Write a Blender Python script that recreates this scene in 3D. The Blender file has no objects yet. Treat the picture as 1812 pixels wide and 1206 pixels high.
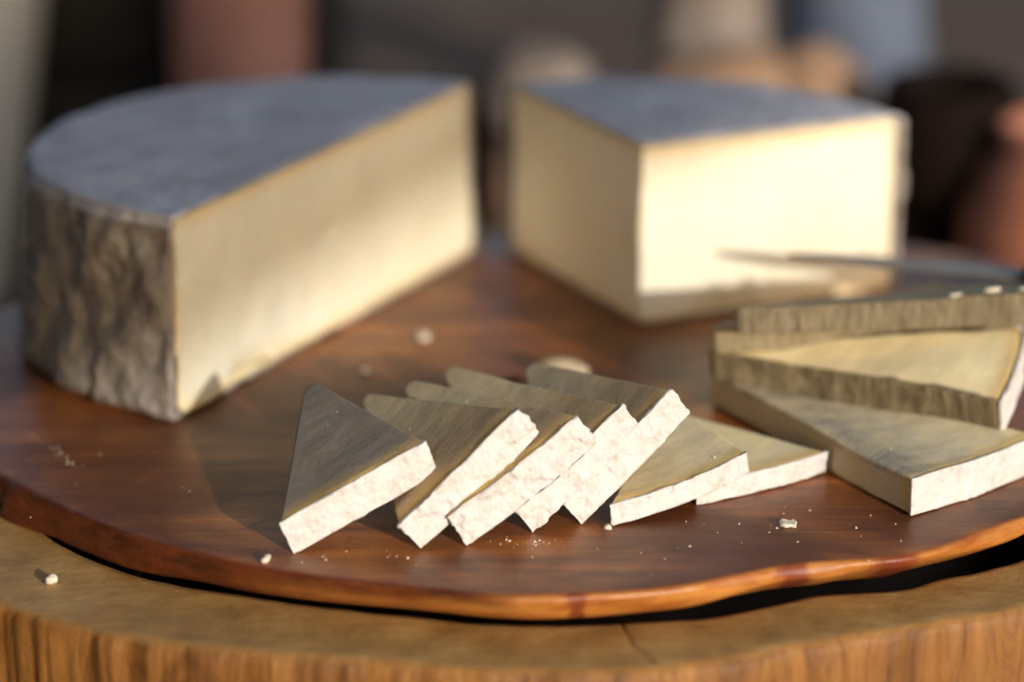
import bpy, math, random
from mathutils import Vector, Matrix, noise
random.seed(7)
S = bpy.context.scene
COL = S.collection
PI = math.pi
# ------------------------------------------------------------------ camera
cam = bpy.data.cameras.new('camera'); co = bpy.data.objects.new('camera', cam); COL.objects.link(co)
cam.lens = 105; cam.sensor_width = 36; cam.clip_start = .01; cam.clip_end = 500
co.location = (0, 0, .333); co.rotation_euler = (math.radians(90-18), 0, 0)
cam.dof.use_dof = True; cam.dof.focus_distance = .905; cam.dof.aperture_fstop = 3.6; cam.dof.aperture_blades = 9
S.camera = co
# ------------------------------------------------------------------ sky, sun, exposure
AZ, EL = math.radians(30), math.radians(13.5)     # low sun, behind the camera to its right
toward = Vector((math.sin(AZ)*math.cos(EL), -math.cos(AZ)*math.cos(EL), math.sin(EL)))
w = bpy.data.worlds.new('World'); S.world = w; w.use_nodes = True
nt = w.node_tree; nt.nodes.clear()
sky = nt.nodes.new('ShaderNodeTexSky'); sky.sky_type = 'NISHITA'; sky.sun_disc = False
sky.sun_elevation = EL; sky.sun_rotation = PI-AZ; sky.air_density = 1.0; sky.dust_density = 2.0; sky.ozone_density = 1.0
bg = nt.nodes.new('ShaderNodeBackground'); bg.inputs[1].default_value = .105
ow = nt.nodes.new('ShaderNodeOutputWorld'); nt.links.new(sky.outputs[0], bg.inputs[0]); nt.links.new(bg.outputs[0], ow.inputs[0])
sl = bpy.data.lights.new('sun', 'SUN'); sl.energy = 2.65; sl.angle = math.radians(.5); sl.color = (1, .945, .86)
so = bpy.data.objects.new('sun', sl); COL.objects.link(so); so.rotation_euler = toward.to_track_quat('Z', 'Y').to_euler()
S.view_settings.view_transform = 'Standard'; S.view_settings.look = 'None'; S.view_settings.gamma = 1
S.view_settings.exposure = .62
S.render.engine = 'CYCLES'
try: S.cycles.use_denoising = True
except Exception: pass
# ------------------------------------------------------------------ helpers
def tag(o, label=None, cat=None, group=None, kind=None):
    for k, v in (('label', label), ('category', cat), ('group', group), ('kind', kind)):
        if v: o[k] = v
    return o
def empty(name, loc=(0,0,0), rot=None):
    o = bpy.data.objects.new(name, None); COL.objects.link(o); o.location = loc; o.empty_display_size = .01
    if rot is not None: o.rotation_euler = rot
    return o
def mesh_obj(name, verts, faces, mat, parent=None, smooth=True, attrs=None):
    me = bpy.data.meshes.new(name); me.from_pydata([tuple(v) for v in verts], [], faces)
    if smooth: me.polygons.foreach_set('use_smooth', [True]*len(me.polygons))
    for k, vals in (attrs or {}).items():
        a = me.attributes.new(k, 'FLOAT', 'POINT'); a.data.foreach_set('value', vals)
    me.materials.append(mat); me.update()
    o = bpy.data.objects.new(name, me); COL.objects.link(o)
    if parent: o.parent = parent
    return o
def N1(p, f, s=0.0):                      # smooth noise -1..1
    return noise.noise(Vector((p[0]*f+s, p[1]*f+s*1.7, p[2]*f-s)))
def FB(p, f, oct=3, s=0.0):
    return noise.fractal(Vector((p[0]*f+s, p[1]*f+s*1.7, p[2]*f-s)), .9, 2.1, oct)
def displace(verts, faces, fn):
    me = bpy.data.meshes.new('t'); me.from_pydata([tuple(v) for v in verts], [], faces); me.update()
    out = []
    for v in me.vertices:
        out.append(v.co + v.normal*fn(v.co, v.normal))
    bpy.data.meshes.remove(me)
    return out
def dense(poly, step):                    # resample closed polygon; step may be list per edge
    out = []
    n = len(poly)
    for i in range(n):
        a, b = Vector(poly[i]), Vector(poly[(i+1) % n]); st = step[i] if isinstance(step, (list, tuple)) else step
        k = max(1, round((b-a).length/st))
        for j in range(k): out.append(a.lerp(b, j/k))
    return out
def solid(outline, z0, z1, nz, er, caps, centre=None, inr=None):
    """closed body: outline (CCW) swept from z0 to z1 with edges rounded by er and caps of nested rings"""
    n = len(outline)
    c = Vector(centre) if centre else sum((Vector(p) for p in outline), Vector((0,0)))/n
    nor = []
    for i in range(n):
        d = Vector(outline[(i+1) % n])-Vector(outline[i-1]); d.normalize(); nor.append(Vector((d.y, -d.x)))
    rows = []
    def ring(ins, f, z):
        if inr: rows.append([Vector((*(c+(Vector(p)-c)*f*(1-ins/inr)), z)) for p in outline])
        else: rows.append([Vector((*(c+(Vector(p)-q*ins-c)*f), z)) for p, q in zip(outline, nor)])
    for f in reversed(caps): ring(er, f, z0)
    for k in range(1, 4):
        a = k/3*PI/2; ring(er*(1-math.sin(a)), 1, z0+er*(1-math.cos(a)))
    for k in range(1, nz): ring(0, 1, z0+er+(z1-z0-2*er)*k/nz)
    for k in range(3):
        a = k/3*PI/2; ring(er*(1-math.cos(a)), 1, z1-er*(1-math.sin(a)))
    for f in caps: ring(er, f, z1)
    V = [v for r in rows for v in r]; F = []
    for r in range(len(rows)-1):
        for i in range(n):
            j = (i+1) % n
            F.append((r*n+i, r*n+j, (r+1)*n+j, (r+1)*n+i))
    b = len(V); V.append(Vector((*c, z0))); V.append(Vector((*c, z1)))
    L = (len(rows)-1)*n
    for i in range(n):
        j = (i+1) % n
        F.append((j, i, b)); F.append((L+i, L+j, b+1))
    return V, F
CAPS = [1, .99, .98]+[.965-.0275*k for k in range(34)]
def lathe(prof, n=48, a0=0, a1=2*PI):     # prof (r, z), full turn
    V = []; F = []
    for i in range(n):
        a = a0+(a1-a0)*i/n
        for r, z in prof: V.append(Vector((r*math.cos(a), r*math.sin(a), z)))
    m = len(prof)
    for i in range(n):
        j = (i+1) % n
        for k in range(m-1): F.append((i*m+k, j*m+k, j*m+k+1, i*m+k+1))
    return V, F
def box(cx, cy, cz, sx, sy, sz, b=.002):
    pts = [(-sx/2, -sy/2), (sx/2, -sy/2), (sx/2, sy/2), (-sx/2, sy/2)]
    V, F = solid(dense(pts, [sx/2, sy/2, sx/2, sy/2]), -sz/2, sz/2, 2, b, [1, .5])
    return [v+Vector((cx, cy, cz)) for v in V], F
# ------------------------------------------------------------------ material helpers
def material(name):
    m = bpy.data.materials.new(name); m.use_nodes = True
    t = m.node_tree; b = t.nodes['Principled BSDF']
    return m, t, b
def nd(t, typ, **kw):
    n = t.nodes.new('ShaderNode'+typ)
    for k, v in kw.items():
        if k.startswith('_'): setattr(n, k[1:], v)
        else: n.inputs[k.replace('_', ' ')].default_value = v
    return n
def lk(t, a, b): t.links.new(a, b)
def coords(t, scale=(1,1,1), rot=(0,0,0), loc=(0,0,0)):
    tc = nd(t, 'TexCoord'); mp = nd(t, 'Mapping'); mp.inputs['Scale'].default_value = scale; mp.inputs['Rotation'].default_value = rot
    mp.inputs['Location'].default_value = loc
    lk(t, tc.outputs['Object'], mp.inputs['Vector']); return mp.outputs['Vector']
def nz_(t, vec, scale, detail=4, rough=.6, dist=0):
    n = nd(t, 'TexNoise'); n.inputs['Scale'].default_value = scale; n.inputs['Detail'].default_value = detail
    n.inputs['Roughness'].default_value = rough; n.inputs['Distortion'].default_value = dist
    lk(t, vec, n.inputs['Vector']); return n.outputs['Fac']
def ramp(t, fac, stops):
    r = nd(t, 'ValToRGB'); e = r.color_ramp.elements
    while len(e) > len(stops): e.remove(e[-1])
    while len(e) < len(stops): e.new(1)
    for k, (p, c) in enumerate(stops): e[k].position = p; e[k].color = (*c, 1) if len(c) == 3 else c
    lk(t, fac, r.inputs[0]); return r.outputs[0]
def mix(t, fac, a, b, blend='MIX'):
    m = nd(t, 'Mix', _data_type='RGBA', _blend_type=blend)
    for sock, v in ((m.inputs[0], fac), (m.inputs[6], a), (m.inputs[7], b)):
        if hasattr(v, 'links'): lk(t, v, sock)
        elif isinstance(v, (int, float)): sock.default_value = v
        else: sock.default_value = (*v, 1)
    return m.outputs[2]
def rng(t, v, a, b, c, d):
    n = nd(t, 'MapRange'); n.inputs[1].default_value = a; n.inputs[2].default_value = b; n.inputs[3].default_value = c; n.inputs[4].default_value = d
    lk(t, v, n.inputs[0]); return n.outputs[0]
def math_(t, op, a, b=0.0):
    n = nd(t, 'Math', _operation=op)
    for s, v in ((n.inputs[0], a), (n.inputs[1], b)):
        if hasattr(v, 'links'): lk(t, v, s)
        else: s.default_value = v
    return n.outputs[0]
def bump(t, b, h, dist, strength=1.0, prev=None):
    n = nd(t, 'Bump'); n.inputs['Distance'].default_value = dist; n.inputs['Strength'].default_value = strength
    lk(t, h, n.inputs['Height'])
    if prev: lk(t, prev, n.inputs['Normal'])
    lk(t, n.outputs[0], b.inputs['Normal']); return n.outputs[0]
def attr(t, name):
    a = nd(t, 'Attribute', _attribute_name=name); return a.outputs['Fac']
# cheese paste: colour of the object, amber under the rind, partly a painted glow of light passing through
def paste_mat():
    m, t, b = material('cheese_paste')
    oi = nd(t, 'ObjectInfo'); v = coords(t)
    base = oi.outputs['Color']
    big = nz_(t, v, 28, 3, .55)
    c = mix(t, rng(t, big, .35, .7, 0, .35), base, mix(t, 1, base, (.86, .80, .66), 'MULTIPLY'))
    fine = nz_(t, coords(t, (280, 340, 300)), 1, 5, .65)
    c = mix(t, rng(t, fine, .35, .75, 0, .11), c, mix(t, 1, base, (.70, .68, .70), 'MULTIPLY'))
    rind_dark = math_(t, 'MULTIPLY', rng(t, attr(t, 'rind_dist'), .012, .050, .72, 0), math_(t, 'SUBTRACT', 1.0, oi.outputs['Alpha']))  # darker brown towards the rind where object alpha is low
    c = mix(t, rind_dark, c, mix(t, 1, base, (.50, .40, .33), 'MULTIPLY'))
    edge = math_(t, 'ADD', attr(t, 'rind_dist'), math_(t, 'MULTIPLY', math_(t, 'SUBTRACT', nz_(t, v, 160, 2), .5), .003))
    am = rng(t, edge, .0006, .0085, .92, 0)
    c = mix(t, math_(t, 'POWER', am, 1.6), c, (.74, .45, .125))
    blm = math_(t, 'MULTIPLY', attr(t, 'bloom'), rng(t, nz_(t, v, 75, 4, .65), .36, .60, 0, 1))
    gr_ = ramp(t, nz_(t, v, 620, 4, .7), [(.32, (.16, .14, .115)), (.5, (.37, .335, .28)), (.68, (.62, .585, .52))])
    c = mix(t, math_(t, 'MULTIPLY', blm, .8), c, gr_)
    sk = attr(t, 'skin')
    skc = ramp(t, nz_(t, coords(t, (1, 1, .14)), 560, 5, .7), [(.3, (.085, .064, .037)), (.5, (.155, .120, .070)), (.72, (.25, .20, .125))])
    c = mix(t, math_(t, 'MULTIPLY', sk, rng(t, nz_(t, v, 90, 3), .2, .5, .85, 1)), c, skc)
    lk(t, c, b.inputs['Base Color'])
    b.inputs['Roughness'].default_value = .68; b.inputs['Specular IOR Level'].default_value = .13
    b.inputs['Subsurface Weight'].default_value = .35; b.inputs['Subsurface Radius'].default_value = (1, .55, .2); b.inputs['Subsurface Scale'].default_value = .007
    n1 = bump(t, b, fine, .0005, .45)
    bump(t, b, nz_(t, v, 900, 3), .00025, .5, n1)
    return m
def white_rind_mat():
    m, t, b = material('white_bloomy_rind')
    v = coords(t)
    c = ramp(t, nz_(t, v, 130, 5, .65), [(.25, (.43, .36, .30)), (.42, (.57, .535, .505)), (.7, (.64, .615, .595))])
    sp = nz_(t, v, 420, 3, .6)
    c = mix(t, rng(t, sp, .66, .76, 0, .55), c, (.42, .28, .16))
    lk(t, c, b.inputs['Base Color'])
    b.inputs['Roughness'].default_value = .85; b.inputs['Specular IOR Level'].default_value = .2
    b.inputs['Subsurface Weight'].default_value = .12; b.inputs['Subsurface Radius'].default_value = (1, .7, .45); b.inputs['Subsurface Scale'].default_value = .002
    n1 = bump(t, b, nz_(t, v, 520, 5, .7), .0009, .7)
    vo = nd(t, 'TexVoronoi', _feature='DISTANCE_TO_EDGE'); vo.inputs['Scale'].default_value = 230; lk(t, v, vo.inputs['Vector'])
    bump(t, b, rng(t, vo.outputs['Distance'], 0, .12, 0, 1), .0003, .35, n1)
    return m
def grey_rind_mat():
    m, t, b = material('grey_mould_rind')
    v = coords(t)
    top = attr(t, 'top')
    ctop = ramp(t, nz_(t, v, 40, 6, .7, .5), [(.3, (.36, .335, .36)), (.5, (.48, .455, .475)), (.68, (.62, .60, .61))])  # top paler and more violet than the flank: skylight put into the colour
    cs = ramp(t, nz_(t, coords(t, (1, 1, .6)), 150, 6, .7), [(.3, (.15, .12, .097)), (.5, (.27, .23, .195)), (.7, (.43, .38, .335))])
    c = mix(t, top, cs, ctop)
    lk(t, c, b.inputs['Base Color']); b.inputs['Roughness'].default_value = .9; b.inputs['Specular IOR Level'].default_value = .25
    n1 = bump(t, b, nz_(t, v, 240, 6, .7), .0013, .55)
    bump(t, b, nz_(t, v, 900, 3, .7), .0005, .5, n1)
    return m
def board_mat():
    m, t, b = material('varnished_red_wood')
    v = coords(t)
    g = nz_(t, coords(t, (6, 60, 40), (0, 0, .12)), 1, 6, .62, 1.2)
    g2 = nz_(t, coords(t, (30, 700, 400), (0, 0, .12)), 1, 4, .6)
    blot = nz_(t, v, 14, 3, .6, .6)
    top = ramp(t, g, [(.28, (.105, .027, .006)), (.46, (.27, .076, .013)), (.62, (.40, .128, .023)), (.8, (.50, .20, .042))])
    top = mix(t, rng(t, blot, .40, .60, 0, .72), top, (.070, .022, .011))
    scr = nz_(t, coords(t, (9, 1100, 60), (0, 0, .7)), 1, 2, .5)
    top = mix(t, rng(t, scr, .66, .76, 0, .22), top, (.42, .24, .14))
    stain = nz_(t, coords(t, (1, 1, 1), (0, 0, 0), (.31, .12, 0)), 19, 4, .65, 1.2)
    top = mix(t, rng(t, stain, .58, .68, 0, .7), top, (.040, .014, .008))
    top = mix(t, rng(t, g2, .45, .75, 0, .4), top, (.045, .017, .010))
    # live edge: left shade and right sunlight put into heartwood and sapwood colours
    sx = nd(t, 'SeparateXYZ'); lk(t, v, sx.inputs[0])
    wob = math_(t, 'ADD', sx.outputs[0], math_(t, 'MULTIPLY', math_(t, 'SUBTRACT', nz_(t, v, 22, 3), .5), .06))
    hz = math_(t, 'ADD', sx.outputs[2], math_(t, 'MULTIPLY', math_(t, 'SUBTRACT', nz_(t, v, 60, 3), .5), .004))
    heart_dim = ramp(t, nz_(t, coords(t, (60, 60, 200)), 1, 5, .7), [(.3, (.040, .010, .004)), (.6, (.115, .028, .008)), (.8, (.18, .050, .012))])
    sap_lit = ramp(t, nz_(t, coords(t, (45, 45, 220)), 1, 5, .7), [(.3, (.24, .062, .010)), (.55, (.41, .155, .030)), (.8, (.52, .24, .055))])
    f = rng(t, wob, -.012, .016, 0, 1)
    low = rng(t, hz, -.0015, -.0062, 0, 1)
    f = math_(t, 'MAXIMUM', f, math_(t, 'MULTIPLY', low, rng(t, wob, -.10, -.01, 0, 1)))
    side = mix(t, f, heart_dim, sap_lit)
    for (x, wd) in ((.0185, .0022), (.113, .0065), (.083, .004)):     # knots crossing the edge
        d = math_(t, 'ABSOLUTE', math_(t, 'SUBTRACT', math_(t, 'ADD', sx.outputs[0], math_(t, 'MULTIPLY', math_(t, 'SUBTRACT', nz_(t, v, 240, 2), .5), .008)), x))
        side = mix(t, rng(t, d, wd*.6, wd*1.5, .85 if wd < .005 else .92, 0), side, (.15, .025, .010))
    lk(t, mix(t, attr(t, 'edge'), top, side), b.inputs['Base Color'])
    r = math_(t, 'ADD', rng(t, blot, .3, .7, .28, .44), math_(t, 'MULTIPLY', g2, .10))
    lk(t, r, b.inputs['Roughness']); b.inputs['Specular IOR Level'].default_value = .36
    n1 = bump(t, b, g2, .00025, .5)
    bump(t, b, nz_(t, v, 260, 5, .7), .0006, .35, n1)
    return m
def stump_mat():
    m, t, b = material('log_wood')
    v = coords(t)
    sx = nd(t, 'SeparateXYZ'); lk(t, v, sx.inputs[0])
    # end grain: rings round the pith and fine radial scratches
    wv = nd(t, 'TexWave', _wave_type='RINGS', _rings_direction='Z'); wv.inputs['Scale'].default_value = 60; wv.inputs['Distortion'].default_value = 2.5; wv.inputs['Detail'].default_value = 3
    lk(t, v, wv.inputs['Vector'])
    top = ramp(t, nz_(t, v, 55, 6, .7), [(.28, (.26, .132, .036)), (.5, (.38, .205, .060)), (.72, (.48, .285, .10))])
    top = mix(t, math_(t, 'MULTIPLY', wv.outputs['Fac'], .10), top, (.13, .068, .020))
    gr = nz_(t, coords(t, (60, 60, 13)), 1, 7, .72, 1.6)
    side = ramp(t, gr, [(.28, (.06, .020, .005)), (.45, (.18, .070, .014)), (.6, (.28, .122, .028)), (.8, (.41, .21, .062))])
    ed = attr(t, 'edge')
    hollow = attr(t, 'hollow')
    c = mix(t, ed, top, side); c = mix(t, hollow, c, (.020, .013, .009))  # groove coloured near black, painting in the shade under the board
    lk(t, c, b.inputs['Base Color']); b.inputs['Roughness'].default_value = .55; b.inputs['Specular IOR Level'].default_value = .35
    n1 = bump(t, b, math_(t, 'MULTIPLY', gr, ed), .002, .5)
    bump(t, b, nz_(t, v, 330, 5, .7), .0006, .5, n1)
    return m
def plain_mat(name, c1, c2, scale, rough=.6, bd=.001, spec=.4, metal=0):
    m, t, b = material(name); v = coords(t)
    f = nz_(t, v, scale, 5, .65)
    lk(t, ramp(t, f, [(.3, c1), (.7, c2)]), b.inputs['Base Color'])
    b.inputs['Roughness'].default_value = rough; b.inputs['Specular IOR Level'].default_value = spec; b.inputs['Metallic'].default_value = metal
    bump(t, b, nz_(t, v, scale*4, 4), bd, .5); return m
TWD = plain_mat('dark_handle_wood', (.04, .02, .012), (.07, .035, .02), 60, .5)
PASTE, WHITE, GREY = paste_mat(), white_rind_mat(), grey_rind_mat()
BOARD, STUMP = board_mat(), stump_mat()
CREAM = (.78, .715, .56, 1)
# ------------------------------------------------------------------ ground
G = plain_mat('trodden_earth', (.055, .042, .032), (.11, .085, .065), 3, .95, .01)
gv = [(-60, -60, -.75), (60, -60, -.75), (60, 60, -.75), (-60, 60, -.75)]
tag(mesh_obj('ground', gv, [(0, 1, 2, 3)], G, smooth=False), kind='structure')
# ------------------------------------------------------------------ log stump
CX, CY = 0.0, .98
def polar(pts):
    return sorted((math.atan2(y-CY, x-CX), math.hypot(x-CX, y-CY)) for x, y in pts)
def radial(pts):                          # periodic smooth interpolation of radius over angle
    P = polar(pts); n = len(P)
    def f(a):
        while a < P[0][0]: a += 2*PI
        while a >= P[0][0]+2*PI: a -= 2*PI
        for i in range(n):
            a0, r0 = P[i]; a1, r1 = P[(i+1) % n]
            if i == n-1: a1 += 2*PI
            if a0 <= a <= a1:
                pm = P[i-1][1]; pn = P[(i+2) % n][1]; u = (a-a0)/max(1e-6, a1-a0)
                m0 = (r1-pm)/2; m1 = (pn-r0)/2
                return (2*u**3-3*u*u+1)*r0+(u**3-2*u*u+u)*m0+(-2*u**3+3*u*u)*r1+(u**3-u*u)*m1
        return P[0][1]
    return f
stump_r = radial([(-.1508,.8129),(-.1128,.7885),(-.0779,.7786),(-.0327,.7704),(-.0092,.7658),(.0306,.765),(.0622,.7743),(.0951,.7881),(.1286,.8008),(.1502,.8091),
                  (.20,.86),(.225,.95),(.22,1.06),(.16,1.16),(.05,1.21),(-.06,1.205),(-.15,1.15),(-.21,1.06),(-.222,.96),(-.195,.865)])
inner_r = radial([(-.15,.875),(-.1193,.840),(-.0678,.8159),(-.0287,.8045),(.0093,.7979),(.0318,.80),(.0579,.8041),(.0746,.8117),(.0919,.8202),(.1119,.8232),(.1299,.8329),(.1566,.8486),
                  (.185,.90),(.195,.98),(.18,1.08),(.10,1.15),(0,1.165),(-.10,1.14),(-.17,1.07),(-.185,.96)])
def angles():
    out = []; a = -PI
    while a < PI:
        out.append(a); front = -PI*.86 < a < -PI*.14
        a += .0042 if front else .03
    return out
def ring_mesh(prof):                      # prof(a) -> list of (r, z, tags...)
    A = angles(); rows = [prof(a) for a in A]; m = len(rows[0]); n = len(A)
    V = []; T = []
    for a, row in zip(A, rows):
        for q in row:
            V.append(Vector((CX+q[0]*math.cos(a), CY+q[0]*math.sin(a), q[1]))); T.append(q[2:])
    F = []
    for i in range(n):
        j = (i+1) % n
        for k in range(m-1): F.append((i*m+k, j*m+k, j*m+k+1, i*m+k+1))
    return V, F, T
ZS = -.0125
def crack(a, r):                          # radial drying cracks in the front rim
    d = 0
    for a0, w0 in ((-1.385, .0026),):
        x = abs(a-a0-.05*math.sin(r*90)*.3)/w0
        d -= .0012*max(0, 1-x*x)
    return d
def sprof(a):
    R = stump_r(a); I = inner_r(a)+.0006*N1((math.cos(a)*I0, math.sin(a)*I0, 0), 120)
    p = []
    def rough(z):
        q = (math.cos(a)*R, math.sin(a)*R, z*.12)
        return .0012*FB(q, 55, 4)+.0007*FB((q[0], q[1], z*.04), 190, 3, 5)
    for z in (-.745, -.4, -.2, -.12): p.append((R+rough(z), z, 1, 0))
    for k in range(16):
        z = -.09+(.09-.0165)*k/15-.0; z = min(z, -.0165); p.append((R+rough(z), z, 1, 0))
    p.append((R-.0005+rough(-.0165)*.9, -.0146, 1, 0)); p.append((R-.0015+rough(-.0165)*.7, -.0131, .6, 0)); p.append((R-.0030+rough(-.0165)*.4, ZS, .1, 0))
    for k in range(1, 14):
        r = (R-.0030)+(I+.0012-(R-.0030))*k/13
        p.append((r, ZS+.0004*N1((math.cos(a)*r, math.sin(a)*r, 0), 70)+crack(a, r), 0, 0))
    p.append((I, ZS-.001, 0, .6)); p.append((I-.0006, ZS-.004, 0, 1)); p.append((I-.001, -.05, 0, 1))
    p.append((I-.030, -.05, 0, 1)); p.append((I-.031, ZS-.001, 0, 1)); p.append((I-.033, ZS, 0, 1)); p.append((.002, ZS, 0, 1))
    return p
I0 = .17
V, F, T = ring_mesh(sprof)
stump = mesh_obj('log_stump', V, F, STUMP, attrs={'edge': [q[0] for q in T], 'hollow': [q[1] for q in T]})
tag(stump, 'round cut log with olive brown flat rim and orange grooved side under the cheese board', 'log')
# ------------------------------------------------------------------ cheese board
rim = [(-.1625,.8885),(-.1443,.8675),(-.1189,.8413),(-.0934,.8222),(-.0664,.8078),(-.0336,.7975),(-.0032,.7898),(.0218,.7908),(.0479,.7963),(.0674,.8056),(.0843,.8134),(.1109,.8184),(.1249,.8245),(.14,.8371),(.1563,.8507),
       (.186,.885),(.205,.95),(.212,1.02),(.208,1.10),(.17,1.145),(.10,1.165),(0,1.168),(-.09,1.155),(-.155,1.115),(-.191,1.0645),(-.20,1.00),(-.188,.935)]
rim_r = radial(rim)
low = [(-.162,.8818,-.012),(-.1404,.8616,-.012),(-.1194,.8414,-.012),(-.0889,.8240,-.011),(-.0338,.8040,-.010),(.0092,.7925,-.0085),(.0482,.7990,-.008),(.0777,.8110,-.0053),(.098,.8175,-.0055),(.1187,.8240,-.0054),(.1568,.8515,-.006),(.19,.89,-.007),(.205,.95,-.008)]
LA = sorted((math.atan2(y-CY, x-CX), math.hypot(x-CX, y-CY), z) for x, y, z in low)
def lowp(a):
    if a <= LA[0][0] or a >= LA[-1][0]:
        return rim_r(a)+.001, -.0095
    for i in range(len(LA)-1):
        if LA[i][0] <= a <= LA[i+1][0]:
            u = (a-LA[i][0])/(LA[i+1][0]-LA[i][0]); u = u*u*(3-2*u)
            return LA[i][1]*(1-u)+LA[i+1][1]*u, LA[i][2]*(1-u)+LA[i+1][2]*u
def bprof(a):
    R = rim_r(a)+.0004*N1((math.cos(a)*.19, math.sin(a)*.19, 0), 130); Rl, zl = lowp(a)
    q = lambda r: (math.cos(a)*r, math.sin(a)*r, 0)
    p = [(.004, -.0122, 1), (R-.035, -.0122, 1), (R-.022, -.0118, 1), (Rl-.008, min(zl-.001, -.0105), 1), (Rl-.0012, zl-.0006, 1), (Rl, zl+.0004, 1)]
    for k in range(1, 8):
        u = k/8; bul = math.sin(u*PI)*.0007
        p.append((Rl+(R+.0004-Rl)*u+bul, zl+(-.0012-zl)*u, 1))
    p += [(R+.0002, -.0010, 1), (R-.0004, -.0004, .9), (R-.0012, -.0001, .35), (R-.0024, 0, .0)]
    for f in (.97, .93, .88, .82, .74, .65, .55, .44, .32, .2, .1, .02):
        p.append(((R-.0024)*f, .00015*N1(q(R*f), 25), 0))
    return p
V, F, T = ring_mesh(bprof)
board = mesh_obj('cheese_board', V, F, BOARD, attrs={'edge': [q[0] for q in T]})
tag(board, 'round varnished dark red wooden board with an uneven live edge, lying on the log', 'board')
# ------------------------------------------------------------------ the two big pieces of cheese
def big_piece(name, label, cat, corner, ang0, span, R, h, hl, group, bulge):
    """sector of a wheel: axis at corner, opening from ang0 over span; hl = outer radius function"""
    root = empty(name, (corner[0], corner[1], .0002), (0, 0, ang0))
    tag(root, label, cat, group)
    half = span > 3
    tr = .0016; r1 = R-tr
    def arc(rad, st):
        n = max(8, int(span*rad/st)); return [Vector((rad*math.cos(span*k/n), rad*math.sin(span*k/n))) for k in range(n+1)]
    # paste: dense along the cut faces
    out = []
    a = arc(r1, .0016)
    def seg(p, q, st):
        k = max(1, round((q-p).length/st)); return [p.lerp(q, i/k) for i in range(k)]
    O = Vector((0, 0))
    if half:
        out = seg(a[-1], a[0], .0014)+a[:-1]; cen = (0, r1*.42)
    else:
        out = seg(O, a[0], .0014)+a[:-1]+seg(a[-1], O, .0014); cen = (r1*.42*math.cos(span/2), r1*.42*math.sin(span/2))
    V, F = solid(out, tr, h-tr, 40, .0008, [1, .97, .9, .75, .5, .25], cen)
    er = .006
    for v in V:
        r = math.hypot(v.x, v.y); e_ = max(0, er-v.z, v.z-(h-er))
        rm = R-er+math.sqrt(max(0, er*er-e_*e_))-.0030+min(0, hl(v.z))
        if r > rm: v.x *= rm/r; v.y *= rm/r
    s = random.random()*9
    cut = lambda p: min(abs(p.y), abs(p.x*math.sin(span)-p.y*math.cos(span))) < .003
    V = displace(V, F, lambda p, n: (.0011*FB(p, 38, 3, s)+.00025*FB(p, 260, 2, s)+bulge(p)) if n.z**2 < .5 and cut(p) else 0)
    rd = [.0017+max(0, min(r1-math.hypot(v.x, v.y), v.z-tr, h-tr-v.z)) for v in V]
    p = mesh_obj('paste', V, F, PASTE, root, attrs={'rind_dist': rd}); p.color = CREAM
    # rind: C-shaped profile turned through the span, wrinkled on its flank
    prof = []
    er = .006
    prof.append((.0004, h))
    for k in range(1, 46): prof.append(((R-er)*k/45, h))
    for k in range(1, 7):
        an = k/6*PI/2; prof.append((R-er+er*math.sin(an), h-er+er*math.cos(an)))
    for k in range(1, 40): prof.append((R, h-er+(-h+2*er)*k/40))
    for k in range(0, 7):
        an = k/6*PI/2; prof.append((R-er+er*math.cos(an), er-er*math.sin(an)))
    prof += [(R*.6, 0), (R*.3, 0), (.0004, 0), (.0004, tr*1.02), (R*.6, tr*1.02), (R-.0050, tr*1.02), (r1-.0012, tr+.004), (r1-.0002, h*.5), (r1-.0012, h-tr-.004), (R-.0050, h-tr*1.02), (R*.6, h-tr*1.02), (.0004, h-tr*1.02)]
    m = len(prof); n = int(span*R/.0011)
    nout = 45+6+39+7+1
    V = []; F = []; top = []
    for i in range(n+1):
        an = span*i/n
        ca, sa = math.cos(an), math.sin(an)
        for k, (r, z) in enumerate(prof):
            x, y = r*ca, r*sa; P = (x, y, z)
            if k < nout and r > R*.85 and z < h-.001:
                fade = min(1, (h-z)/.008)
                d = .0030*FB((x, y, z*.75), 62, 4, s)*fade+.0006*FB((x, y, z*.6), 260, 3, s)
                d += -.0006*abs(N1((x, y, z*.5), 130, s+3))*fade
                d = max(d, -.0013)+.0007+hl(z)
                x += ca*d; y += sa*d
            elif k < nout and z >= h-.001:
                z += .0006*FB(P, 60, 4, s)+.0004*FB(P, 330, 2, s)
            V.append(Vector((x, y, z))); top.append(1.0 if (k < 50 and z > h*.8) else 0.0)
    for i in range(n):
        for k in range(m):
            l = (k+1) % m
            F.append((i*m+k, i*m+l, (i+1)*m+l, (i+1)*m+k))
    F.append(tuple(range(m-1, -1, -1))); F.append(tuple(n*m+k for k in range(m)))
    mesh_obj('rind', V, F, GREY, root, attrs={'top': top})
    return root
A = Vector((-.1125, .9375)); B = Vector((-.0150, 1.1370))
mid = (A+B)/2; ang = math.atan2(B.y-A.y, B.x-A.x)
foot = lambda z: .0035*max(0, 1-z/.03)-.0022*(z/.07)
big_piece('cheese_half_wheel', 'large half wheel of cheese with wrinkled grey brown rind, left on the board', 'cheese', mid, ang, PI, (B-A).length/2, .0700, foot, 'big cut pieces of the wheel', lambda p: -.006*max(0, 1-((p.x+.060)/.016)**2)*max(0, 1-p.z/.011)+.0022*max(0, 1-((p.x+.095)/.02)**2)*max(0, 1-p.z/.015)-.004*math.exp(-(((p.x+.004)/.0022)**2+((p.z-.037)/.0016)**2)))  # foot notch carved to stand in for a slice shadow; lip and eye real
Cn = Vector((.0468, 1.0416)); an0 = math.atan2(1.0883-1.0416, .1477-.0468)
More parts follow.
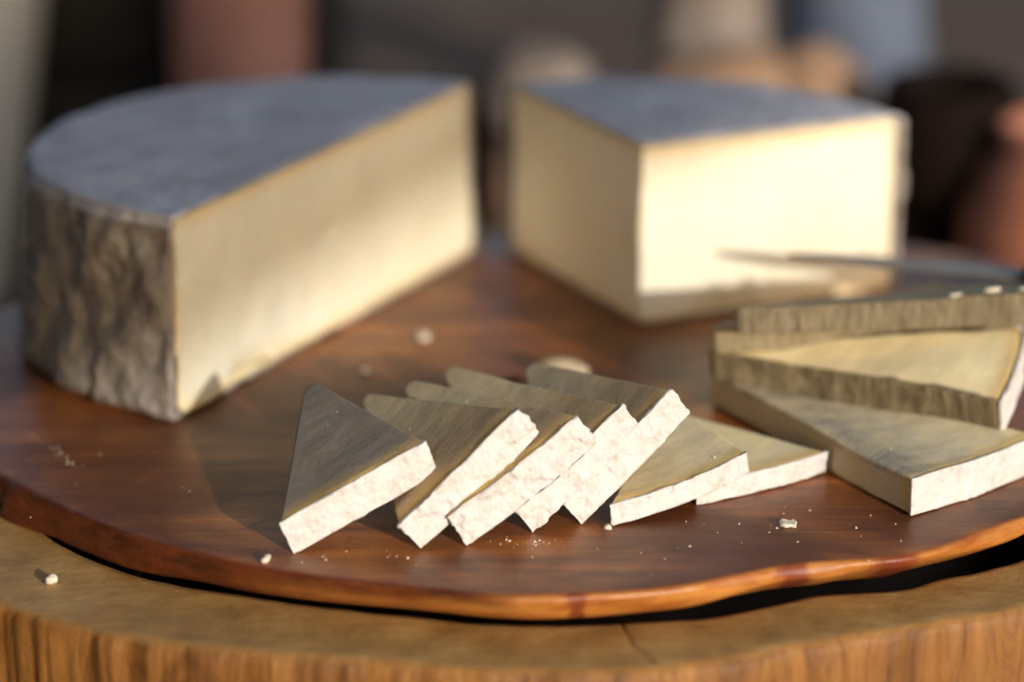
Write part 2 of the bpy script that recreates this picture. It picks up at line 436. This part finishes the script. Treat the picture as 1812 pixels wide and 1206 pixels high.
big_piece('cheese_wedge', 'tall quarter wedge of cheese with its bright cut face to the right, behind the slices', 'cheese', Cn, an0, math.radians(91), .110, .0688, lambda z: .001, 'big cut pieces of the wheel', lambda p: -.004*max(0, 1-((p.x-.034)/.016)**2)*max(0, 1-(p.z+.002*N1(p, 150))/.011) if abs(p.y) < .004 else 0)  # notch at the foot shaped to stand in for the slices' cast shadow
# ------------------------------------------------------------------ slices
def rotm(yaw, roll, pit):
    cy, sy, cr, sr, cp, sp = math.cos(yaw), math.sin(yaw), math.cos(roll), math.sin(roll), math.cos(pit), math.sin(pit)
    Rz = Matrix(((cy, -sy, 0), (sy, cy, 0), (0, 0, 1))); Ry = Matrix(((cr, 0, -sr), (0, 1, 0), (sr, 0, cr))); Rx = Matrix(((1, 0, 0), (0, cp, -sp), (0, sp, cp)))
    return Rz @ Ry @ Rx
SL = []
def slice_(q, label, colour, group, droop=0, bow=.0015, rough=1.0, side_rough=0, seed=1, lean=0, wob=.0006, evenness=1.0, bloom=.22, taper=0):
    x, y, z, yaw, roll, pit, L, t, au, av = q
    root = empty('cheese_slice', (x, y, z), rotm(yaw, roll, pit).to_euler())
    tag(root, label, 'cheese slice', group)
    s = seed*3.71
    if lean:                              # tipped about its left side line, the far side lower
        M = rotm(yaw, roll, pit); ax = M @ Vector((au, av, 0))
        root.rotation_euler = (Matrix.Rotation(lean, 3, ax) @ M).to_euler()
    def deform(p):
        u = p.x/L
        v = Vector(p)
        v.y -= bow*4*u*(1-u)*max(0, 1-p.y/av) if 0 < u < 1 else 0
        if droop: v.z -= droop*max(0, 1-u)**2*max(0, 1-p.y/av)
        if taper: v.z *= 1-taper*max(0, p.y/av)
        v.z += wob*N1(p, 25, s)
        return v
    e = .0013; bl = .0024+.0008*N1((s, s, 0), 1)
    def side(yv): # the two flanks at depth yv
        f = yv/av; return au*f, L+(au-L)*f
    l0, r0 = side(e*.9)
    tri = [(l0, e*.9), (r0, e*.9), (au+bl, av-.0012), (au+bl*.5, av), (au-bl*.5, av), (au-bl, av-.0012)]
    V, F = solid(dense(tri, [.0007, .0012, .0008, .0008, .0008, .0012]), 0, t, 12, .0007, CAPS, inr=.013)
    V = displace(V, F, lambda p, n: .0003*FB(p, 60, 2, s)+.00006*N1((p.x*.7, p.y*1.3, p.z), 190, s)+(side_rough*(.0006*FB((p.x, p.y, p.z*.3), 260, 3, s)) if n.z**2 < .4 else 0))
    rd = [max(0, v.y-e) for v in V]
    def flank(v):                         # how much grey skin: full on the left flank, spilling a little over the top
        d = abs(v.x*av-v.y*(au-bl))/math.hypot(au-bl, av)
        return min(1, side_rough)*min(1, max(0, 1.6-d/(.0012+.012*(side_rough < .5)+.002*max(0, N1(v, 150, s)))))
    sk = [flank(v) for v in V]
    bm_ = [bloom*max(0, min(1, 1.35-abs(v.x*av-v.y*(au-bl))/math.hypot(au-bl, av)/.026)) *(1 if v.z > t*(1-taper*max(0, v.y/av))-.002 else .12) if bloom > .5 else bloom for v in V]
    V = [deform(v) for v in V]
    p = mesh_obj('paste', V, F, PASTE, root, attrs={'rind_dist': rd, 'skin': sk, 'bloom': bm_}); p.color = (*colour, evenness)
    l1, r1 = side(e)
    o = .0002
    strip = [(-o, 0), (L+o, 0), (r1+o, e), (l1-o, e)]
    V, F = solid(dense(strip, [.00042, .0004, .0012, .0004]), -.0001, t+.0001, 26, .0004, [1, .75, .5, .25])
    def rd_(p, n):
        fr = max(0, 1-p.y/e)
        end = .55 if n.z**2 > .5 else 1
        a = .0011*FB(p, 130, 3, s)+.0005*FB(p, 430, 3, s+2)
        c = noise.voronoi(Vector((p.x*210+s, p.y*210, p.z*210)))[0]
        a += .0010*max(0, .45-(c[1]-c[0]))*-.5
        return max(-.00045, rough*(a*(.35+.65*fr))*end)
    V = displace(V, F, rd_)
    V = [deform(v) for v in V]
    mesh_obj('rind', V, F, WHITE, root)
    SL.append((root, L, t, au, av))
    return root
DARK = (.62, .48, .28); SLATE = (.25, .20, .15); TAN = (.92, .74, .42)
G1 = 'slices fanned out in the front row'
Q = [[-0.06524, 0.82102, 0.00154, 0.32371, 0.39264, 0.05275, 0.04961, 0.0112, 0.0326, 0.06972],
     [-0.02705, 0.82379, 0.0005, 0.42174, 0.67706, -0.00027, 0.04955, 0.0112, 0.02331, 0.07362],
     [-0.0133, 0.82744, 0.0002, 0.3865, 0.5634, 0.04474, 0.04943, 0.0118, 0.02225, 0.07985],
     [0.00631, 0.83792, 0.0002, 0.45205, 0.64619, 0.0301, 0.04558, 0.0105, 0.02319, 0.08602],
     [0.02105, 0.84459, 0.0001, 0.46134, 0.67225, -0.03525, 0.04779, 0.0107, 0.03097, 0.07472],
     [0.0306, 0.8433, 0.0002, 0.52469, 0.165, -0.02, 0.05046, 0.0067, 0.05399, 0.06234],
     [0.0570, 0.8605, 0.0002, 0.58632, 0.012, 0, 0.0515, 0.0066, 0.0300, 0.0640]]
LB = ['dark topped triangular slice lying at the left end of the front row, whole top showing',
      'leaning slice with a chipped lower white corner, second from left in the front row',
      'leaning slice with the widest crumbly white rind, in the middle of the front row',
      'leaning slice mostly covered by the crumbly middle slice, only its upper right corner showing',
      'leaning slice on the right end of the tilted ones, propped over the flat tan slices',
      'flat tan slice with curved white rind, lying under the last leaning slice',
      'flat thin slice tucked behind the other flat tan slice, pointing at the right stack']
for i, q in enumerate(Q):
    slice_(q, LB[i], SLATE if i == 0 else DARK if i < 5 else TAN, G1, droop=.0015 if i == 0 else 0, bow=(.0008, .001, .0015, .001, .0008, .0035, .002)[i], rough=(.6, 1.1, 1.3, .9, .85, .75, .65)[i], seed=i+1, evenness=.0 if 0 < i < 5 else 1.0)
# the fan at the right: wedges pivoting on their tips
def fan(apex, zb, th, R, apang, t, label, colour, seed, tiltx=0, tilty=0, side_rough=0, rough=.6, lean=0, bloom=.15, taper=0):
    # local frame of slice_: origin = front left rind corner, u along the rind, v towards the tip
    a = math.radians(th); b = math.radians(th+apang)
    P = Vector((apex[0]+R*math.cos(a), apex[1]+R*math.sin(a))); Qq = Vector((apex[0]+R*math.cos(b), apex[1]+R*math.sin(b)))
    d = Qq-P; L = d.length; yaw = math.atan2(d.y, d.x)
    rel = Vector(apex)-P; au = rel.x*math.cos(yaw)+rel.y*math.sin(yaw); av = -rel.x*math.sin(yaw)+rel.y*math.cos(yaw)
    slice_([P.x, P.y, zb, yaw, tiltx, tilty, L, t, au, av], label, colour, 'slices fanned out at the right', bow=.0015, side_rough=side_rough, rough=rough, seed=seed, lean=lean, wob=.0016, bloom=bloom, taper=taper)
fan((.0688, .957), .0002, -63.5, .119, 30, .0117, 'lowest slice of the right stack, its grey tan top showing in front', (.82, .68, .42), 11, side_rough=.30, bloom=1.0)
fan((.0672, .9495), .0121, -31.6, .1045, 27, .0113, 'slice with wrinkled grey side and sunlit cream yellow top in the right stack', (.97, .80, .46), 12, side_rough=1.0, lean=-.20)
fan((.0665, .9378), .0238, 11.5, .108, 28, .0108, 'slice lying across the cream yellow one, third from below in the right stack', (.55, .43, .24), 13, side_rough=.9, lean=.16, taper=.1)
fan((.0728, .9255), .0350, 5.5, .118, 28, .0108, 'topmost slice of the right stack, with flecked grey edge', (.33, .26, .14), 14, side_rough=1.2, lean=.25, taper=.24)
# ------------------------------------------------------------------ knife lying on the right stack
STEEL = plain_mat('knife_steel', (.34, .29, .25), (.42, .365, .32), 60, .6, .0001, .5, 1.0)
kn = tag(empty('table_knife', (.1770, .9900, .0350), (0, 0, math.atan2(.026, -.0812))), 'blurred steel knife blade on the right stack, pointing left towards the wedge', 'knife')
bo = [(.0, -.0062), (.045, -.0050), (.068, -.0032), (.080, -.0006), (.083, .0012), (.081, .0026), (.070, .0044), (.045, .0058), (.0, .0062)]
V, F = solid(dense(bo, .002), 0, .0011, 2, .0004, [1, .8, .5, .2]); mesh_obj('blade', V, F, STEEL, kn)
hd = [(-.115, -.008), (-.10, -.011), (-.05, -.0095), (.0, -.0085), (.0, .0085), (-.05, .0095), (-.10, .011), (-.115, .008)]
V, F = solid(dense(hd, .004), -.0045, .0055, 4, .003, [1, .8, .5, .2]); mesh_obj('handle', V, F, TWD, kn)
# ------------------------------------------------------------------ crumbs
def crumb_mesh(r, seed, flat=.6, sub=2):
    import bmesh
    bm = bmesh.new(); bmesh.ops.create_icosphere(bm, subdivisions=sub, radius=r)
    for v in bm.verts:
        p = v.co.copy(); k = 1+.55*FB(p, 1.1/r, 4, seed)
        v.co = Vector((p.x*k, p.y*k*.8, p.z*k*flat))
    V = [v.co.copy() for v in bm.verts]; F = [tuple(x.index for x in f.verts) for f in bm.faces]; bm.free()
    return V, F
CRM = plain_mat('cheese_crumb', (.50, .41, .29), (.68, .61, .51), 300, .8, .0004)
def crumb(x, y, z, r, label, seed, flat=.6, rz=0, sx=1.0):
    V, F = crumb_mesh(r, seed, flat)
    V = [Vector((v.x*sx, v.y, v.z)) for v in V]
    o = mesh_obj('cheese_crumb', V, F, CRM); zmin = min(v.z for v in V)
    o.location = (x, y, z-zmin-.0002); o.rotation_euler = (0, 0, rz)
    tag(o, label, 'crumb', 'loose cheese crumbs')
fl = [(-.0026, -.0008), (-.0012, -.0017), (.0008, -.0014), (.0019, -.0018), (.0027, -.0002), (.0022, .0012), (.0006, .0009), (-.0009, .0016), (-.0023, .0008)]
V, F = solid(dense([(x*1.05, y*1.3) for x, y in fl], .0004), 0, .0011, 4, .0003, [1, .7, .35])
V = displace(V, F, lambda p, n: .0003*FB(p, 700, 3))
o = mesh_obj('cheese_crumb', V, F, CRM); o.location = (.0835, .8440, .0003); o.rotation_euler = (.10, .06, .2)
tag(o, 'pale flat cheese flake on the board in front of the flat slices', 'crumb', 'loose cheese crumbs')
crumb(.0168, .985, .0, .0048, 'tan broken sliver of cheese lying behind the last leaning slice', 8, .75, -.3, 2.0)
COL.objects[-1].data.materials[0] = plain_mat('tan_sliver', (.26, .19, .11), (.48, .39, .26), 160, .8, .0005)
crumb(.1450, .9335, .0452, .0012, 'crumb on top of the right stack, nearest its middle', 9, .45, .3, 2.1)
crumb(.1580, .9385, .0452, .0015, 'whitish crumb on top of the right stack, between two others', 10, .5, .2, 2.0)
crumb(.1690, .9400, .0452, .0013, 'crumb on top of the right stack, nearest the right picture edge', 11, .5, 0, 1.9)
crumb(-.0724, .8152, .0, .0016, 'cheese crumb near the board edge below the leftmost slice', 2, .7, .9, 1.3)
crumb(-.1377, .828, ZS, .0019, 'white cheese crumb lying on the log rim at the lower left', 3, .8)
crumb(-.0318, 1.0242, .0, .0024, 'blurred round crumb on the board between the half wheel and the wedge', 4, .8)
crumb(-.1539, .9732, .0, .0016, 'crumb at the foot of the half wheel, by its dark wrinkled rind', 5, .8)
crumb(-.0515, .9885, .0, .0014, 'small crumb beside the cut face of the half wheel', 6, .7)
crumb(.029, .8412, .0, .0013, 'tiny curl of cheese below the lower corners of the leaning slices', 7, .6)
# dusting of specks nobody would count
V = []; F = []
def speck(x, y, r, z=0):
    b = len(V)
    k = random.uniform(.5, 1.0)
    for dx, dy, dz in ((1,0,0), (-.5,.8,0), (-.6,-.8,0), (.1,.1,1.1), (.3,-.5,.6)):
        V.append(Vector((x+r*dx*random.uniform(.6, 1.2), y+r*dy*random.uniform(.6, 1.2), z+r*dz*k)))
    for f in ((0,1,3), (1,2,3), (2,4,3), (4,0,3), (2,0,4)): F.append(tuple(b+i for i in f))
def size(a, b): return a+(b-a)*random.random()**3
for k in range(55): speck(random.gauss(.083, .020), random.gauss(.845, .011), size(.0001, .0007))
for k in range(34): speck(random.gauss(-.045, .016), random.gauss(.820, .005), size(.0001, .0008))
for k in range(30): speck(random.uniform(-.15, -.075), random.uniform(.84, .93), size(.0001, .0005))
for k in range(40): u = k/40; speck(-.158+.020*u+random.gauss(0, .0008), .926-.032*u+random.gauss(0, .001), size(.0001, .0006))
for k in range(40): speck(random.uniform(-.02, .06), random.uniform(.80, .84), size(.00008, .0004))
for k in range(26): speck(random.gauss(.006, .007), random.gauss(.8295, .0022), size(.0002, .0009))
for root, L, t, au, av in SL[:11]:       # flecks fallen on the tops
    M = Matrix.Translation(root.location) @ root.rotation_euler.to_matrix().to_4x4()
    for k in range(7):
        f = random.random()**1.6*.8; u = (au+(L-au)*random.uniform(.1, .9)) if 0 else (au*f+L*(1-f)*random.uniform(.12, .9)+0*L)
        p = M @ Vector((u, av*f, t)); speck(p.x, p.y, size(.00012, .0006), p.z-.0001)
tag(mesh_obj('crumb_dust', V, F, CRM, smooth=False), kind='stuff')
# ------------------------------------------------------------------ what stands behind, out of focus
ZT = -.13
TW = plain_mat('dark_table_wood', (.070, .046, .032), (.125, .084, .062), 14, .8, .001, .12)
tb = tag(empty('rear_table', (0, 0, ZT)), 'dark brown plank table standing blurred behind the cheeses', 'table')
for k in range(7):
    V, F = box(0, 1.36+k*.15, -.016, 2.0, .145, .03, .003)
    mesh_obj('plank', V, F, TW, tb)
for sx in (-.9, .9):
    for sy in (1.34, 2.2):
        V, F = box(sx, sy, -.325, .06, .06, .585, .003); mesh_obj('leg', V, F, TW, tb)
def pot(name, label, cat, x, y, prof, mat, n=48, extra=None):
    V, F = lathe(prof, n); o = mesh_obj(name, V, F, mat); o.location = (x, y, ZT+.0005); return tag(o, label, cat)
pot('pale_bucket', 'pale grey enamel bucket blurred at the far left edge', 'bucket', -.385, 1.5,
    [(.0, 0), (.118, 0), (.122, .004), (.152, .20), (.156, .203), (.152, .207), (.146, .20), (.117, .008), (0, .006)], plain_mat('grey_enamel', (.80, .82, .85), (.86, .87, .88), 20, .5))
bx = tag(empty('black_crate', (-.215, 1.62, ZT+.0005)), 'black crate in deep shade behind the half wheel', 'crate')
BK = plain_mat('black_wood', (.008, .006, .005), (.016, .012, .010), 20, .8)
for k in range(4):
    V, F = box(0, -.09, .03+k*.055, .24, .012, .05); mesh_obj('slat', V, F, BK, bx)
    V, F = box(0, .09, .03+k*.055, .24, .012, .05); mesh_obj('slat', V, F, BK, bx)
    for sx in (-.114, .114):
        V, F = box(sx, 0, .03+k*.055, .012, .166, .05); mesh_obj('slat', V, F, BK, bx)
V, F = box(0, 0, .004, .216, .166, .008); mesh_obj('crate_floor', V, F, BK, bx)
pot('clay_vase', 'dusty pink clay vase with straight sides blurred behind the half wheel', 'vase', -.137, 1.48,
    [(0, 0), (.030, 0), (.034, .006), (.0345, .18), (.030, .20), (.026, .215), (.029, .23), (.026, .23), (.022, .21), (.028, .18), (.028, .01), (0, .008)], plain_mat('pink_clay', (.26, .115, .095), (.40, .22, .20), 25, .8))
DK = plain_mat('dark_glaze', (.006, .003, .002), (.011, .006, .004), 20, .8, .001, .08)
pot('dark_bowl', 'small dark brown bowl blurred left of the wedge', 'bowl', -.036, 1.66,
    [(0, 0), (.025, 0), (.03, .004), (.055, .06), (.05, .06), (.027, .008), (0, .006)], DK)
CRUST = plain_mat('bread_crust', (.20, .11, .06), (.36, .235, .15), 22, .85, .004)
def loaf(name, label, x, y, z, rx, ry, rz, seed, rot=0, mat=None):
    import bmesh
    bm = bmesh.new(); bmesh.ops.create_icosphere(bm, subdivisions=4, radius=1)
    V = []
    for v in bm.verts:
        p = v.co; k = 1+.10*FB(p, 1.6, 3, seed)
        zz = p.z*rz if p.z > 0 else p.z*rz*.5
        V.append(Vector((p.x*rx*k, p.y*ry*k, max(zz*k, -rz*.4))))
    F = [tuple(q.index for q in f.verts) for f in bm.faces]; bm.free()
    o = mesh_obj(name, V, F, mat or CRUST); o.location = (x, y, z+rz*.4+.0005); o.rotation_euler = (0, 0, rot)
    return tag(o, label, 'bread', 'bread on the rear table')
CRB = plain_mat('brown_crate_wood', (.20, .105, .055), (.30, .18, .11), 20, .8)
cr = tag(empty('bread_crate', (.115, 1.56, ZT+.0005)), 'low brown wooden crate carrying the blurred bread', 'crate')
for k in range(2):
    for sy in (-.1, .1):
        V, F = box(0, sy, .018+k*.036, .25, .01, .032); mesh_obj('slat', V, F, CRB, cr)
    for sx in (-.12, .12):
        V, F = box(sx, 0, .018+k*.036, .01, .188, .032); mesh_obj('slat', V, F, CRB, cr)
for k in range(4):
    V, F = box(0, -.075+k*.05, .076, .25, .045, .006); mesh_obj('crate_lid', V, F, CRB, cr)
ZC = ZT+.0805
DIM = plain_mat('dull_crust', (.15, .115, .095), (.24, .195, .165), 22, .85, .004)
loaf('bread_loaf', 'long tan bread loaf blurred right behind the wedge', .112, 1.47, ZC, .056, .035, .043, 2, .1)
loaf('bread_loaf', 'high round bread loaf with pale crust behind the right end of the wedge', .152, 1.47, ZC, .032, .032, .043, 5)
loaf('bread_roll', 'pale pinkish bread roll blurred in the gap between the half wheel and the wedge', .016, 1.52, ZC, .030, .028, .036, 7, 0, DIM)
loaf('bread_roll', 'pale round roll at the top edge behind the long loaf', .108, 1.60, ZC, .030, .024, .085, 9, 0, DIM)
BL = plain_mat('blue_cloth', (.070, .085, .125), (.10, .12, .165), 30, .9, .004)
V, F = lathe([(.004, 0), (.040, .002), (.046, .03), (.044, .08), (.040, .125), (.030, .15), (.016, .162), (.002, .165)], 40)
V = [v*1.0+Vector((.007*N1(v, 28), .007*N1(v, 28, 3), .006*N1(v, 30, 5))) for v in V]
o = mesh_obj('cloth_bundle', V, F, BL); o.location = (.196, 1.68, ZT+.006); tag(o, 'blue grey rolled cloth bundle blurred at the upper right', 'cloth')
pot('dark_jug', 'dark brown jug blurred at the right between the loaves and the clay pot', 'jug', .213, 1.42,
    [(0, 0), (.020, 0), (.018, .01), (.014, .03), (.018, .06), (.033, .10), (.035, .125), (.031, .135), (.026, .133), (.028, .12), (.015, .07), (0, .06)], DK)
pot('clay_pot', 'reddish brown clay pot cut by the right edge of the picture', 'pot', .273, 1.38,
    [(0, 0), (.034, 0), (.050, .02), (.058, .05), (.057, .078), (.046, .105), (.040, .112), (.043, .122), (.037, .122), (.034, .110), (.050, .078), (.051, .05), (.030, .008), (0, .008)], plain_mat('red_clay', (.26, .085, .045), (.40, .16, .095), 25, .6))
# ------------------------------------------------------------------ unseen dark wall, added on the left to keep the left flanks dim
WL = plain_mat('shade_wall_plank', (.016, .011, .008), (.035, .024, .017), 6, .85, .003, .15)
st = tag(empty('shade_wall', (-.62, .1, -.75)), 'unseen dark plank wall added outside the picture to dim the left flanks', 'wall')
for k in range(24):
    V, F = box(0, -3.60+k*.20, 1.1, .03, .196, 2.2, .004); mesh_obj('plank', V, F, WL, st)
# ------------------------------------------------------------------ awning behind the camera: its lower edge shades the tops of the cheeses
e_w = Vector((math.cos(AZ), math.sin(AZ), 0)); e_t = Vector((-math.sin(AZ), math.cos(AZ), 0))
def wt(w_, t_, z_): return e_w*w_+e_t*t_+Vector((0, 0, z_))
T0 = -3.4
def edge_z(w_, t_): return .142+.226*w_-math.tan(EL)*t_
AW = plain_mat('awning_canvas', (.55, .52, .47), (.62, .59, .54), 8, .9)
V = []; F = []
W0, W1, nW, nT = -1.2, 2.0, 24, 10
for th in (0, .006):
    for j in range(nT+1):
        for i in range(nW+1):
            ww = W0+(W1-W0)*i/nW; u = j/nT
            V.append(wt(ww, T0-1.6*u, edge_z(ww, T0)+1.0*u+th-.03*math.sin(u*PI)))
m = (nW+1)*(nT+1)
for j in range(nT):
    for i in range(nW):
        a = j*(nW+1)+i; F.append((a, a+1, a+nW+2, a+nW+1)); F.append((m+a, m+a+nW+1, m+a+nW+2, m+a+1))
bnd = [i for i in range(nW+1)]+[j*(nW+1)+nW for j in range(1, nT+1)]+[nT*(nW+1)+i for i in range(nW-1, -1, -1)]+[j*(nW+1) for j in range(nT-1, 0, -1)]
for k in range(len(bnd)):
    a, b = bnd[k], bnd[(k+1) % len(bnd)]; F.append((b, a, m+a, m+b))
aw = tag(empty('awning', (0, 0, 0)), 'pale canvas awning outside the picture whose edge shades the tops of the cheeses', 'awning')
mesh_obj('canvas', V, F, AW, aw, smooth=False)
for ww in (W0+.05, W1-.05):
    for u in (.04, .96):
        p = wt(ww, T0-1.6*u, 0); zt = edge_z(ww, T0)+1.0*u-.01
        V, F = box(p.x, p.y, (zt-.75)/2, .04, .04, zt+.75); mesh_obj('pole', V, F, TW, aw)
